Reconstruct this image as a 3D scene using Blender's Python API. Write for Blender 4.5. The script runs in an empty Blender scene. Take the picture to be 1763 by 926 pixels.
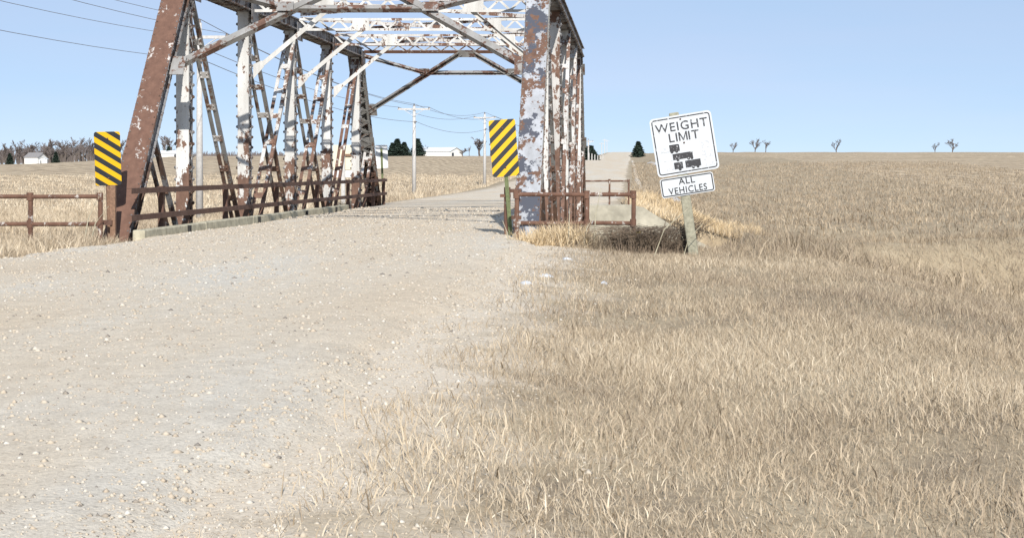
import bpy, math, random
import numpy as np
from mathutils import Vector, Matrix
R = math.radians
random.seed(7); rng = np.random.default_rng(11)
S = bpy.context.scene
col = S.collection

# ---------------------------------------------------------------- camera, sky, sun, exposure
F = 2800.0; VX = 1090.0; VY = 292.0; EYE = 1.15        # focal length and principal point in photo pixels, eye above deck
cd = bpy.data.cameras.new('camera'); cam = bpy.data.objects.new('camera', cd); col.objects.link(cam)
cam.location = (0, 0, EYE); cam.rotation_euler = (R(90), 0, 0)
cd.sensor_width = 36; cd.lens = 36*F/1763
cd.shift_x = -(VX-881.5)/1763; cd.shift_y = -(463-VY)/1763
cd.clip_start = 0.1; cd.clip_end = 9000
S.camera = cam
SUN_EL, SUN_AZ = 32.0, 10.5                             # sun behind the camera, a little to the right
w = bpy.data.worlds.new('World'); S.world = w; w.use_nodes = True
nt = w.node_tree; bg = nt.nodes['Background']; sk = nt.nodes.new('ShaderNodeTexSky')
sk.sky_type = 'NISHITA'; sk.sun_disc = False
sk.sun_elevation = R(SUN_EL); sk.sun_rotation = R(180-SUN_AZ)
sk.altitude = 3000; sk.air_density = 0.6; sk.dust_density = 0.0; sk.ozone_density = 1.0
# a thin even veil of high cloud, the same all round, over the blue
tcw = nt.nodes.new('ShaderNodeTexCoord'); mpw = nt.nodes.new('ShaderNodeMapping'); mpw.inputs['Scale'].default_value = (2, 2, 16)
nzw = nt.nodes.new('ShaderNodeTexNoise'); nzw.inputs['Scale'].default_value = 1.6; nzw.inputs['Detail'].default_value = 5
vl = nt.nodes.new('ShaderNodeValToRGB'); vl.color_ramp.elements[0].position = .35; vl.color_ramp.elements[0].color = (4.6, 6.1, 8.1, 1)
vl.color_ramp.elements[1].position = .7; vl.color_ramp.elements[1].color = (5.2, 6.2, 8.0, 1)
mxw = nt.nodes.new('ShaderNodeMix'); mxw.data_type = 'RGBA'; mxw.inputs[0].default_value = .70
nt.links.new(tcw.outputs['Generated'], mpw.inputs[0]); nt.links.new(mpw.outputs[0], nzw.inputs['Vector']); nt.links.new(nzw.outputs['Fac'], vl.inputs[0])
nt.links.new(sk.outputs[0], mxw.inputs[6]); nt.links.new(vl.outputs[0], mxw.inputs[7]); nt.links.new(mxw.outputs[2], bg.inputs[0]); bg.inputs[1].default_value = 0.075
sd = bpy.data.lights.new('sun', 'SUN'); sun = bpy.data.objects.new('sun', sd); col.objects.link(sun)
sd.energy = 4.0; sd.angle = R(0.5); sd.color = (1, .95, .87)
tosun = Vector((math.sin(R(SUN_AZ))*math.cos(R(SUN_EL)), -math.cos(R(SUN_AZ))*math.cos(R(SUN_EL)), math.sin(R(SUN_EL))))
sun.rotation_euler = tosun.to_track_quat('Z', 'Y').to_euler(); sun.location = (10, -30, 40)
S.view_settings.view_transform = 'Standard'; S.view_settings.look = 'None'
S.view_settings.exposure = 0.6; S.view_settings.gamma = 1; S.view_settings.use_curve_mapping = False

# ---------------------------------------------------------------- helpers
def at(px, py, Y): return Vector(((px-VX)*Y/F, Y, EYE+(VY-py)*Y/F))   # photo pixel + distance -> place in metres

class MB:
    def __init__(s): s.v = []; s.f = []
    def add(s, vs, fs):
        n = len(s.v); s.v += [tuple(v) for v in vs]; s.f += [tuple(i+n for i in f) for f in fs]; return s
    def box(s, c, d):
        x, y, z = c; a, b, e = d[0]/2, d[1]/2, d[2]/2
        return s.add([(x+i*a, y+j*b, z+k*e) for i in (-1, 1) for j in (-1, 1) for k in (-1, 1)],
                     [(0,1,3,2),(4,6,7,5),(0,4,5,1),(2,3,7,6),(0,2,6,4),(1,5,7,3)])
    def bar(s, p, q, wd, h, up=(0,0,1), u0=0, v0=0):     # box from p to q, wd across, h along up, shifted by u0 across / v0 up
        p = Vector(p); q = Vector(q); d = (q-p).normalized(); up = Vector(up)
        sx = d.cross(up)
        if sx.length < 1e-4: sx = d.cross(Vector((0,1,0)))
        sx.normalize(); uz = sx.cross(d).normalized()
        o = sx*u0+uz*v0; vs = []
        for e in (p, q):
            for i, k in ((-1,-1),(1,-1),(1,1),(-1,1)): vs.append(e+o+sx*(i*wd/2)+uz*(k*h/2))
        return s.add(vs, [(0,1,2,3),(7,6,5,4),(0,4,5,1),(1,5,6,2),(2,6,7,3),(3,7,4,0)])
    def tube(s, pts, rs, n=8, cap=True):
        pts = [Vector(p) for p in pts]
        if not hasattr(rs, '__len__'): rs = [rs]*len(pts)
        base = len(s.v); fs = []
        for i, p in enumerate(pts):
            d = (pts[min(i+1, len(pts)-1)]-pts[max(i-1, 0)]).normalized()
            a = d.cross(Vector((0,0,1)) if abs(d.z) < .9 else Vector((1,0,0))).normalized(); b = d.cross(a)
            for k in range(n):
                t = 2*math.pi*k/n; s.v.append(tuple(p+(a*math.cos(t)+b*math.sin(t))*rs[i]))
        for i in range(len(pts)-1):
            for k in range(n):
                k2 = (k+1) % n; s.f.append((base+i*n+k, base+i*n+k2, base+(i+1)*n+k2, base+(i+1)*n+k))
        if cap:
            s.f.append(tuple(base+k for k in range(n))[::-1]); s.f.append(tuple(base+(len(pts)-1)*n+k for k in range(n)))
        return s
    def ball(s, c, r, n=6, sq=1):
        c = Vector(c); m = 4
        vs = [c+Vector((0,0,-r*sq))]; fs = []
        for i in range(1, m):
            t = math.pi*i/m
            for k in range(n):
                a = 2*math.pi*k/n; vs.append(c+Vector((r*math.sin(t)*math.cos(a), r*math.sin(t)*math.sin(a), -r*sq*math.cos(t))))
        vs.append(c+Vector((0,0,r*sq)))
        for k in range(n):
            fs.append((0, 1+(k+1)%n, 1+k)); fs.append((len(vs)-1, 1+(m-2)*n+k, 1+(m-2)*n+(k+1)%n))
            for i in range(m-2): fs.append((1+i*n+k, 1+i*n+(k+1)%n, 1+(i+1)*n+(k+1)%n, 1+(i+1)*n+k))
        return s.add(vs, fs)
    def poly(s, pts, dvec):                              # prism: polygon pts pushed along dvec
        n = len(pts); pts = [Vector(p) for p in pts]; dv = Vector(dvec)
        return s.add(pts+[p+dv for p in pts], [tuple(range(n)), tuple(range(2*n-1, n-1, -1))]+[(i, i+n, (i+1)%n+n, (i+1)%n) for i in range(n)])
    def build(s, name, mat, parent=None, off=None, bevel=0, smooth=False):
        me = bpy.data.meshes.new(name)
        o0 = Vector(off) if off is not None else (Vector(parent['_o']) if parent is not None and '_o' in parent else Vector((0,0,0)))
        me.from_pydata([(v[0]-o0.x, v[1]-o0.y, v[2]-o0.z) for v in s.v], [], s.f); me.update()
        if smooth: me.polygons.foreach_set('use_smooth', [True]*len(me.polygons))
        o = bpy.data.objects.new(name, me); col.objects.link(o); me.materials.append(M[mat] if isinstance(mat, str) else mat)
        if parent is not None:
            o.parent = parent; o['_o'] = list(o0)
        else: o.location = o0
        if bevel:
            b = o.modifiers.new('bevel', 'BEVEL'); b.width = bevel; b.segments = 1; b.limit_method = 'ANGLE'
        return o
def tag(o, label, cat, group=None):
    o['label'] = label; o['category'] = cat
    if group: o['group'] = group
    return o
def thing(name, label, cat, loc, group=None):            # Empty at the thing's base; its parts are built in place coordinates
    o = bpy.data.objects.new(name, None); col.objects.link(o); o.location = loc; o['_o'] = list(loc); o.empty_display_size = .2
    return tag(o, label, cat, group)
def npmesh(name, v, f, mat, attr=None, kind='stuff'):
    me = bpy.data.meshes.new(name); k = f.shape[1]
    me.vertices.add(len(v)); me.vertices.foreach_set('co', v.astype(np.float32).ravel())
    me.loops.add(f.size); me.loops.foreach_set('vertex_index', f.astype(np.int32).ravel())
    me.polygons.add(len(f)); me.polygons.foreach_set('loop_start', np.arange(0, f.size, k, dtype=np.int32))
    if attr is not None:
        a = me.attributes.new('rnd', 'FLOAT', 'POINT'); a.data.foreach_set('value', attr.astype(np.float32))
    me.update(calc_edges=True); o = bpy.data.objects.new(name, me); col.objects.link(o); me.materials.append(M[mat])
    if kind: o['kind'] = kind
    return o

# ---------------------------------------------------------------- materials
M = {}
class NT:
    def __init__(s, name):
        m = bpy.data.materials.new(name); m.use_nodes = True; s.m = m; s.t = m.node_tree; s.b = s.t.nodes['Principled BSDF']; M[name] = m
        s.b.inputs['Specular IOR Level'].default_value = .3
    def n(s, k, **kw):
        x = s.t.nodes.new('ShaderNode'+k)
        for a, v in kw.items(): setattr(x, a, v)
        return x
    def l(s, a, b): s.t.links.new(a, b)
    def pos(s): return s.n('NewGeometry').outputs['Position']
    def map(s, vec, sc):
        m = s.n('Mapping'); m.inputs['Scale'].default_value = sc; s.l(vec, m.inputs['Vector']); return m.outputs[0]
    def noise(s, vec, sc, det=6, ro=.6):
        x = s.n('TexNoise'); x.inputs['Scale'].default_value = sc; x.inputs['Detail'].default_value = det; x.inputs['Roughness'].default_value = ro
        s.l(vec, x.inputs['Vector']); return x.outputs['Fac']
    def ramp(s, fac, stops, interp='LINEAR'):
        x = s.n('ValToRGB'); cr = x.color_ramp; cr.interpolation = interp
        while len(cr.elements) < len(stops): cr.elements.new(.5)
        for e, (p, c) in zip(cr.elements, stops): e.position = p; e.color = (*c, 1) if hasattr(c, '__len__') else (c, c, c, 1)
        s.l(fac, x.inputs[0]); return x.outputs[0]
    def math(s, op, a, b=None, clamp=False):
        x = s.n('Math', operation=op); x.use_clamp = clamp
        for i, q in enumerate((a, b)):
            if q is None: continue
            if hasattr(q, 'links'): s.l(q, x.inputs[i])
            else: x.inputs[i].default_value = q
        return x.outputs[0]
    def mix(s, f, a, b, mode='MIX'):
        x = s.n('Mix', data_type='RGBA', blend_type=mode)
        for i, q in ((0, f), (6, a), (7, b)):
            if hasattr(q, 'links'): s.l(q, x.inputs[i])
            elif hasattr(q, '__len__'): x.inputs[i].default_value = (*q, 1)
            else: x.inputs[i].default_value = q
        return x.outputs[2]
    def bump(s, h, st, dist=.02):
        x = s.n('Bump'); x.inputs['Strength'].default_value = st; x.inputs['Distance'].default_value = dist
        s.l(h, x.inputs['Height']); s.l(x.outputs[0], s.b.inputs['Normal'])
    def color(s, c): s.l(c, s.b.inputs['Base Color']); return s
    def rough(s, r):
        if hasattr(r, 'links'): s.l(r, s.b.inputs['Roughness'])
        else: s.b.inputs['Roughness'].default_value = r
        return s
def plain(name, c, r=.8, var=.25, sc=6, bump=.2, metal=0):
    t = NT(name); p = t.pos(); f = t.noise(p, sc, 8, .65)
    t.color(t.ramp(f, [(.3, [x*(1-var) for x in c]), (.7, [min(1, x*(1+var)) for x in c])])).rough(r)
    t.bump(f, bump, .01); t.b.inputs['Metallic'].default_value = metal
    return t
def peel(name, amount, paint=(.80,.80,.79), rust=((.09,.055,.042),(.20,.118,.086)), low=.10, dark=None, sc=3.2, seed=0):
    t = NT(name); p = t.map(t.pos(), (1, 1, .62))
    mp = t.t.nodes[-1]; mp.inputs['Location'].default_value = (seed*3.7, seed*1.3, seed*2.1)
    a = t.noise(p, sc, 9, .68); b = t.noise(p, sc*6, 5, .6)
    val = t.math('ADD', t.math('MULTIPLY', a, .72), t.math('MULTIPLY', b, .28))
    sep = t.n('SeparateXYZ'); t.l(t.pos(), sep.inputs[0])
    mr = t.n('MapRange'); mr.inputs[1].default_value = .2; mr.inputs[2].default_value = 2.1; mr.inputs[3].default_value = low; mr.inputs[4].default_value = 0
    t.l(sep.outputs[2], mr.inputs[0])
    val2 = t.math('ADD', val, mr.outputs[0]); th = 1-amount
    mask = t.ramp(val2, [(th-.012, 0), (th+.012, 1)])
    grime = t.ramp(t.noise(t.map(p, (1, 1, .35)), 2.6, 8, .68), [(.34, 0), (.70, 1)])
    pc = t.mix(t.math('MULTIPLY', grime, .75), paint, [x*f for x, f in zip(paint, (.46, .44, .41))])
    rc = t.ramp(t.noise(p, 9, 7, .7), [(.28, rust[0]), (.72, rust[1])])
    if dark:
        dm = t.ramp(t.noise(p, sc*.75, 8, .66), [(.505, 0), (.525, 1)]); pc = t.mix(dm, pc, dark)
    t.color(t.mix(mask, pc, rc)).rough(t.ramp(mask, [(0, .5), (1, .9)])); t.bump(t.math('SUBTRACT', 1, mask), .35, .004)
    return t
peel('steel_white', .43, paint=(.60,.60,.59), low=.13)
peel('steel_mixed', .49, paint=(.55,.54,.53), low=.09, seed=2)
peel('steel_grey', .45, paint=(.24,.24,.235), rust=((.07,.045,.035),(.17,.10,.07)), low=.12, seed=3)
peel('steel_portal', .475, paint=(.29,.285,.28), rust=((.07,.042,.033),(.16,.09,.066)), low=0, sc=2.4, seed=11)
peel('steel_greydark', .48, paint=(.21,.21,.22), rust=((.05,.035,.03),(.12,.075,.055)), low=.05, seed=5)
peel('steel_rusty', .575, paint=(.50,.47,.45), rust=((.098,.054,.040),(.168,.094,.068)), low=.03, sc=3.4, seed=4)
peel('steel_blotch', .485, paint=(.40,.42,.46), rust=((.085,.048,.036),(.17,.10,.07)), low=-.07, dark=(.065,.07,.09), sc=2.6, seed=6)
peel('pipe_rust', .57, paint=(.48,.44,.41), rust=((.085,.045,.032),(.18,.10,.07)), low=0, sc=6, seed=8)
peel('rail_rust', .66, paint=(.30,.27,.25), rust=((.075,.042,.032),(.15,.088,.066)), low=0, sc=6, seed=9)
plain('concrete', (.36,.34,.28), .9, .3, 2.2, .4)
plain('kerb_timber', (.40,.37,.28), .9, .35, 7, .4)
plain('black_drain', (.02,.02,.02), .7)
plain('wood_grey', (.27,.26,.20), .9, .35, 14, .5)
plain('pole_wood', (.47,.46,.45), .85, .18, 9, .3)
plain('wire', (.20,.20,.21), .6)
plain('porcelain', (.18,.15,.13), .4)
plain('sign_back', (.62,.63,.64), .5, .08, 5, .05)
plain('sign_cream', (.62,.59,.46), .6, .08, 5, .05)
plain('sign_white', (.50,.53,.565), .45, .08, 6, .03)
plain('sign_black', (.03,.03,.032), .5)
plain('green_post', (.11,.13,.06), .7, .4, 30)
plain('brown_post', (.20,.12,.08), .8, .4, 30)
plain('bark', (.11,.092,.082), .9, .3, 4)
plain('twig', (.135,.115,.11), .95, .25, 2)
plain('needles', (.030,.048,.036), .9, .5, .9)
plain('snow', (.52,.54,.57), .6, .06, 14, .6)
plain('shed_roof', (.62,.66,.70), .5, .08, .5, .02)
plain('house_white', (.72,.72,.70), .7, .06, 1, .02)
plain('house_roof', (.22,.21,.21), .8, .2, 2, .02)
plain('dark_glass', (.04,.05,.06), .2, .1, 2, .0)
plain('bush_stem', (.15,.115,.085), .95, .4, 9)
plain('flower_yellow', (.75,.60,.03), .6, .1)
def worn(name, ink, back, th):
    t = NT(name); p = t.pos(); a = t.noise(p, 22, 8, .7)
    t.color(t.mix(t.ramp(a, [(th-.03, 0), (th+.05, 1)]), ink, back)).rough(.6)
worn('ink_worn', (.035,.035,.04), (.55,.57,.60), .60)
worn('ink_faded', (.06,.063,.07), (.62,.64,.67), .545)
worn('ink_ghost', (.42,.44,.47), (.70,.72,.75), .50)
worn('ink_firm', (.025,.025,.028), (.5,.5,.5), .75)
def stripes(name, slope, period, off):
    t = NT(name); tc = t.n('TexCoord'); sp = t.n('SeparateXYZ'); t.l(tc.outputs['Object'], sp.inputs[0])
    q = t.math('ADD', sp.outputs[2], t.math('MULTIPLY', sp.outputs[0], slope))
    fr = t.math('FRACT', t.math('ADD', t.math('DIVIDE', q, period), off))
    m = t.math('GREATER_THAN', fr, .5); gr = t.noise(t.pos(), 9, 6)
    t.color(t.mix(m, t.mix(gr, (.66,.40,.008), (.60,.35,.012)), t.mix(gr, (.016,.018,.024), (.035,.038,.045)))).rough(.42)
stripes('stripe_down_right', .62, .187, .30); stripes('stripe_down_left', -.93, .198, .12)

t = NT('gravel'); p = t.pos()
big = t.noise(t.map(p, (.55, .10, 1)), 1.0, 5, .6); fine = t.noise(p, 55, 4, .75); mid = t.noise(p, 7, 6, .65)
c = t.ramp(big, [(.35, (.55,.46,.35)), (.55, (.57,.50,.405)), (.68, (.56,.52,.455))])
c = t.mix(.75, c, t.ramp(fine, [(.30, (.55,.53,.50)), (.5, (1,1,1)), (.72, (1.3,1.29,1.26))]), 'MULTIPLY')
c = t.mix(.5, c, t.ramp(mid, [(.3, (.72,.70,.68)), (.65, (1.1,1.1,1.1))]), 'MULTIPLY')
t.color(c).rough(.95); t.bump(fine, .55, .02)
t = NT('stone'); t.color(t.ramp(t.n('Attribute', attribute_name='rnd').outputs['Fac'], [(0, (.20,.18,.16)), (.25, (.42,.35,.27)), (.6, (.46,.40,.32)), (1, (.54,.51,.46))])).rough(.9)
t = NT('verge'); p = t.pos(); a = t.noise(p, .9, 7, .65); b = t.noise(p, 24, 5, .75)
c = t.ramp(a, [(.3, (.25,.20,.145)), (.5, (.35,.285,.20)), (.7, (.43,.36,.26))])
c = t.mix(.8, c, t.ramp(b, [(.3, (.5,.48,.45)), (.7, (1.3,1.27,1.2))]), 'MULTIPLY')
sp = t.n('SeparateXYZ'); t.l(p, sp.inputs[0]); nz = t.noise(p, 1.3, 8, .7)
d = t.math('ADD', t.math('ABSOLUTE', t.math('ADD', sp.outputs[0], 4.72)), t.math('MULTIPLY', nz, -3.4))
k = t.n('MapRange'); k.inputs[1].default_value = 1.75; k.inputs[2].default_value = 2.75; k.inputs[3].default_value = 1; k.inputs[4].default_value = 0; t.l(d, k.inputs[0])
g = t.mix(.7, (.57,.495,.40), t.ramp(t.noise(p, 55, 4, .75), [(.30, (.5,.48,.45)), (.5, (1,1,1)), (.72, (1.3,1.29,1.26))]), 'MULTIPLY')
t.color(t.mix(k.outputs[0], c, g)).rough(1); t.bump(b, .35, .04)
t = NT('stubble_field'); p = t.pos()
wv = t.n('TexWave', wave_type='BANDS', bands_direction='X'); rot = t.n('Mapping'); rot.inputs['Rotation'].default_value = (0, 0, R(-52))
t.l(p, rot.inputs['Vector']); t.l(rot.outputs[0], wv.inputs['Vector']); wv.inputs['Scale'].default_value = .11; wv.inputs['Distortion'].default_value = 3.5; wv.inputs['Detail'].default_value = 3; wv.inputs['Detail Scale'].default_value = .35
a = t.noise(t.map(p, (.05, .02, 1)), 1, 6, .6); b = t.noise(t.map(p, (1.6, .5, 1)), 1, 7, .75)
c = t.ramp(a, [(.3, (.35,.275,.195)), (.55, (.45,.365,.26)), (.75, (.40,.33,.245))])
c = t.mix(.7, c, t.ramp(wv.outputs['Fac'], [(.15, (.62,.60,.58)), (.7, (1.15,1.15,1.15))]), 'MULTIPLY')
t.color(t.mix(.75, c, t.ramp(b, [(.3, (.55,.53,.5)), (.7, (1.3,1.28,1.22))]), 'MULTIPLY')).rough(1); t.bump(b, .6, .2)
def grassmat(name, stops):
    t = NT(name); t.color(t.ramp(t.n('Attribute', attribute_name='rnd').outputs['Fac'], stops)).rough(.85)
    t.b.inputs['Transmission Weight'].default_value = 0
grassmat('grass_straw', [(0, (.20,.16,.125)), (.35, (.36,.29,.21)), (.7, (.49,.405,.295)), (1, (.66,.585,.46))])
grassmat('grass_dull', [(0, (.13,.105,.085)), (.5, (.27,.215,.155)), (1, (.43,.35,.25))])
grassmat('grass_blond', [(0, (.40,.29,.16)), (.5, (.58,.45,.28)), (1, (.78,.68,.52))])

# ---------------------------------------------------------------- terrain
def sm(a, b, x): u = np.clip((x-a)/(b-a), 0, 1); return u*u*(3-2*u)
_k = np.linspace(-60, 3000, 3061)
def smooth(xs, ys, win):
    v = np.interp(_k, xs, ys); kk = np.hanning(win); kk /= kk.sum(); return np.convolve(np.pad(v, win, mode='edge'), kk, mode='same')[win:-win]
_road = smooth([-60, 100, 235, 330, 600, 760, 3000], [0, 0, 2.45, 2.75, 7.6, 6.0, 2], 45)
_fl = smooth([-60, 65, 118, 151, 250, 400, 800, 1200, 3000], [-.9, -.95, -.8, -.35, 1.5, 4.2, 7.7, 8, 4], 31)
_fr = smooth([-60, 60, 110, 160, 235, 400, 620, 900, 3000], [-.7, -.9, -.3, .8, 2.6, 4.6, 7.7, 9, 5], 31)
zr = lambda y: np.interp(y, _k, _road)
XL, XR = -8.15, -1.35
def rxr(y): return XR+sm(54, 62, y)*.9                  # right edge of the road
def hgt(x, y):
    x = np.asarray(x, float); y = np.asarray(y, float)
    r = zr(y)-.03
    fl = -.95+(np.interp(y, _k, _fl)+.95)*(1-.5*sm(.26, .40, -x/np.maximum(y, 20))*sm(150, 400, y)); fr = np.interp(y, _k, _fr)
    gl = r+(fl-r)*sm(8.6, 13.5, -x)
    xr = x-rxr(y)
    near = r-.12*sm(0, 1.6, xr)-.75*sm(3.2, 8, xr)+.5*sm(10, 26, xr)
    far = r+(fr-.35-r)*sm(1.0, 5.5, xr)+.35*sm(8, 20, xr)-(.9*sm(.6, 3.4, xr)-.5*sm(8, 16, xr))*(1-sm(56, 66, y))
    gr = near+(far-near)*sm(50, 60, y)
    h = np.where(x < -4.6, gl, gr)
    wl = (x > -8.75) & (x < 3.3); g = sm(27.6, 33.5, y)*np.where(wl, 1-sm(54.0, 54.42, y), 1-sm(47, 53.9, y))           # creek gully the bridge spans
    h = h-g*(2.6-np.clip(h*0, 0, 1))
    h += .05*np.sin(x*1.7+y*.9)*np.sin(y*.63-x*.4)*sm(.3, 2.5, np.maximum(xr, -(x+8.3)))*(1+sm(60, 200, y)*3)
    return h
xs = np.unique(np.concatenate([np.arange(-22, 14, .45), -22-np.cumsum(.5*1.11**np.arange(62)), 14+np.cumsum(.5*1.11**np.arange(60))]))
ys = np.unique(np.concatenate([np.arange(-6, 60, .45), 60+np.cumsum(.5*1.022**np.arange(230)), -6-np.cumsum(1*1.3**np.arange(12))]))
ys = ys[ys < 2900]
X, Y = np.meshgrid(xs, ys); Z = hgt(X, Y); nx, ny = len(xs), len(ys)
gv = np.stack([X.ravel(), Y.ravel(), Z.ravel()], 1); ii = np.arange(ny*nx).reshape(ny, nx)
gf = np.stack([ii[:-1, :-1].ravel(), ii[:-1, 1:].ravel(), ii[1:, 1:].ravel(), ii[1:, :-1].ravel()], 1)
ground = npmesh('ground', gv, gf, 'verge', kind='structure'); ground.data.materials.append(M['stubble_field'])
fc = gv[gf].mean(1)
ground.data.polygons.foreach_set('material_index', (((fc[:, 0] < -12.2) & (fc[:, 1] > 57)) | ((fc[:, 0] < -17) & (fc[:, 1] < 57) & (fc[:, 1] > 15)) | ((fc[:, 0] > 22) & (fc[:, 1] > 90))).astype(np.int32))
ground.data.polygons.foreach_set('use_smooth', np.ones(len(gf), bool))

ry = np.unique(np.concatenate([np.arange(-8, 60, .3), np.arange(60, 320, 2), np.arange(320, 760, 6)])); vs = []; nc = 21
for y in ry:
    br = 26.8 < y < 53.8
    l = XL+(0 if br else .16*math.sin(y*1.3)+.12*math.sin(y*3.7+1)-.1); r = float(rxr(y))+(-.35 if br else .10*math.sin(y*.8+2)+.06*math.sin(y*2.9)+.05*math.sin(y*7.1))
    for k in range(nc):
        u = k/(nc-1); e = min(u, 1-u)
        vs.append((l+(r-l)*u, y, float(zr(y))+.004+.07*min(1, e*9)-(.11 if e == 0 and not br else 0)+.012*math.sin(y*.7+u*9)))
ii = np.arange(len(vs)).reshape(-1, nc)
road = npmesh('gravel_road', np.array(vs), np.stack([ii[:-1, :-1].ravel(), ii[:-1, 1:].ravel(), ii[1:, 1:].ravel(), ii[1:, :-1].ravel()], 1), 'gravel', kind='structure')
road.data.polygons.foreach_set('use_smooth', np.ones(len(road.data.polygons), bool))
# pale strip of gravel pushed off the road on the rise
mb = MB(); pts = [(-.25, 300), (-.1, 230), (.15, 170), (.3, 120), (.45, 95), (.75, 78), (1.15, 66)]; vs = []
for i in range(61):
    y = 300-i*234/60; x = np.interp(-y, [-q[1] for q in pts], [q[0] for q in pts])
    for k in range(4): xx = x+(.32+.1*math.sin(y*.7))*(k/3-.5); vs.append((xx, y, float(hgt(xx, y))+.05))
ii = np.arange(len(vs)).reshape(-1, 4)
npmesh('path', np.array(vs), np.stack([ii[:-1, :-1].ravel(), ii[:-1, 1:].ravel(), ii[1:, 1:].ravel(), ii[1:, :-1].ravel()], 1), 'gravel', kind='structure')

# ---------------------------------------------------------------- the bridge
LX, RX = -8.4, -1.70                                   # truss planes
PY = [30.45+4.72*i for i in range(5)]; YN, YF = 26.0, 53.75   # panel points and feet of the end posts
ZB, ZT = -.9, 4.69
bridge = thing('truss_bridge', 'old steel through truss bridge with peeling white paint and rust over the creek', 'bridge', ((LX+RX)/2, 26.0, 0))
def lace(mb, p, q, wid, n, sx, t=.012, w_=.055, nrm=(0,0,1)):   # zigzag bars between two flange lines
    p = Vector(p); q = Vector(q); sx = Vector(sx).normalized()
    for i in range(n):
        a = p.lerp(q, i/n); b = p.lerp(q, (i+1)/n); s = 1 if i % 2 else -1
        mb.bar(a+sx*(s*wid/2), b-sx*(s*wid/2), w_, t, nrm)
    return mb
def box_member(name, p, q, mat, up, nl, capm=None):      # two built-up side webs, cover plate above, laced below
    p = Vector(p); q = Vector(q); d = (q-p).normalized(); sx = d.cross(Vector(up)).normalized(); uz = sx.cross(d)
    o = MB()
    for s in (-1, 1):
        o.bar(p, q, .016, .27, up, u0=s*.15); o.bar(p, q, .07, .014, up, u0=s*.178, v0=.128); o.bar(p, q, .07, .014, up, u0=s*.178, v0=-.128)
    body = o.build(name, mat, bridge)
    MB().bar(p, q, .41, .014, up, v0=.143).build('cover_plate', capm or mat, body)
    lace(MB(), p-uz*.146, q-uz*.146, .34, nl, sx, .014, .07, uz).build('lacing', mat, body)['kind'] = 'stuff'
    rv = MB(); L = (q-p).length; n = int(L/.16)
    for i in range(n):
        c = p+d*((i+.5)*L/n)
        for s in (-1, 1):
            rv.ball(c+sx*(s*.178)+uz*.150, .016, 5); rv.ball(c+sx*(s*.212)+uz*.12, .014, 5); rv.ball(c+sx*(s*.212)-uz*.12, .014, 5)
    rv.build('rivets', mat, body)['kind'] = 'stuff'
    return body
def vpost(tx, y, mat):
    o = MB()
    for s in (-1, 1):
        o.box((tx, y+s*.14, 1.8), (.235, .014, 5.5))
        for k in (-1, 1): o.box((tx+k*.112, y+s*.105, 1.8), (.014, .07, 5.5))
    b = o.build('vertical_post', mat, bridge)
    lb = MB(); n = 24
    for k in (-1, 1):
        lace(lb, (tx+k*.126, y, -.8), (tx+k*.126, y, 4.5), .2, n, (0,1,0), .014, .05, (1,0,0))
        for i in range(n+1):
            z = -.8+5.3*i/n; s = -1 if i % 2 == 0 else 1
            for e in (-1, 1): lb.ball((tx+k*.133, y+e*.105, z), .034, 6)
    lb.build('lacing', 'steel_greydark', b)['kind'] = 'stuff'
    return b
def pair(tx, y0, z0, y1, z1, gap, mat, nb, wd=.075):      # diagonal of two angles tied with batten plates
    o = MB(); p = Vector((tx, y0, z0)); q = Vector((tx, y1, z1)); d = (q-p).normalized(); n = Vector((1,0,0)).cross(d)
    for s in (-1, 1):
        o.bar(p, q, wd, .012, n, u0=s*gap/2); o.bar(p, q, .012, wd, n, u0=s*(gap/2+wd/2), v0=.03)
    b = o.build('diagonal', mat, bridge)
    for i in range(nb):
        c = p.lerp(q, (i+.6)/nb); h = MB().bar(c-d*.075-n*.014, c+d*.075-n*.014, gap+wd*.9, .012, n)
        for s in (-1, 1):
            for e in (-1, 1): h.ball(c+Vector((s*gap/2, 0, 0))+d*(e*.045)-n*.024, .016, 5)
        h.build('batten_plate', 'steel_mixed', b)
    return b
for tx, side in ((LX, -1), (RX, 1)):
    box_member('end_post', (tx-.05, YN, ZB), (tx-.05, PY[0]-.1, ZT), 'steel_greydark' if side < 0 else 'steel_grey', (0, -.7, .6), 34, 'steel_rusty' if side < 0 else 'steel_blotch')
    box_member('end_post', (tx-.05, YF, ZB), (tx-.05, PY[4]+.1, ZT), 'steel_grey', (0, .7, .6), 34)
    box_member('top_chord', (tx, PY[0]-.12, ZT+.004), (tx, PY[4]+.12, ZT+.004), 'steel_greydark', (0, 0, 1), 150)
    for i, y in enumerate(PY): vpost(tx, y, 'steel_white' if (i+side) % 2 or side < 0 else 'steel_mixed')
    pair(tx, PY[0]+.05, ZT-.1, PY[1], ZB, .115, 'steel_grey', 9)
    for i in (1, 2):
        pair(tx-.03, PY[i], ZT-.1, PY[i+1], ZB, .19, 'steel_grey', 9); pair(tx+.03, PY[i+1], ZT-.1, PY[i], ZB, .19, 'steel_mixed', 9)
    pair(tx, PY[4]-.05, ZT-.1, PY[3], ZB, .125, 'steel_rusty', 9)
    pair(tx, 28.05, 1.9, PY[0], ZB, .14, 'steel_greydark', 4); pair(tx, PY[4]+2.4, 1.9, PY[4], ZB, .19, 'steel_mixed', 4)
    o = MB()
    for s in (-1, 1): o.bar((tx+s*.12, YN, ZB), (tx+s*.12, YF, ZB), .02, .25)
    o.build('bottom_chord', 'steel_rusty', bridge)
    # gussets at the joints of the chords
    for y in PY:
        MB().box((tx-side*.228, y, ZT-.17), (.012, .62, .44)).build('gusset_plate', 'steel_greydark', bridge)
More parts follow.
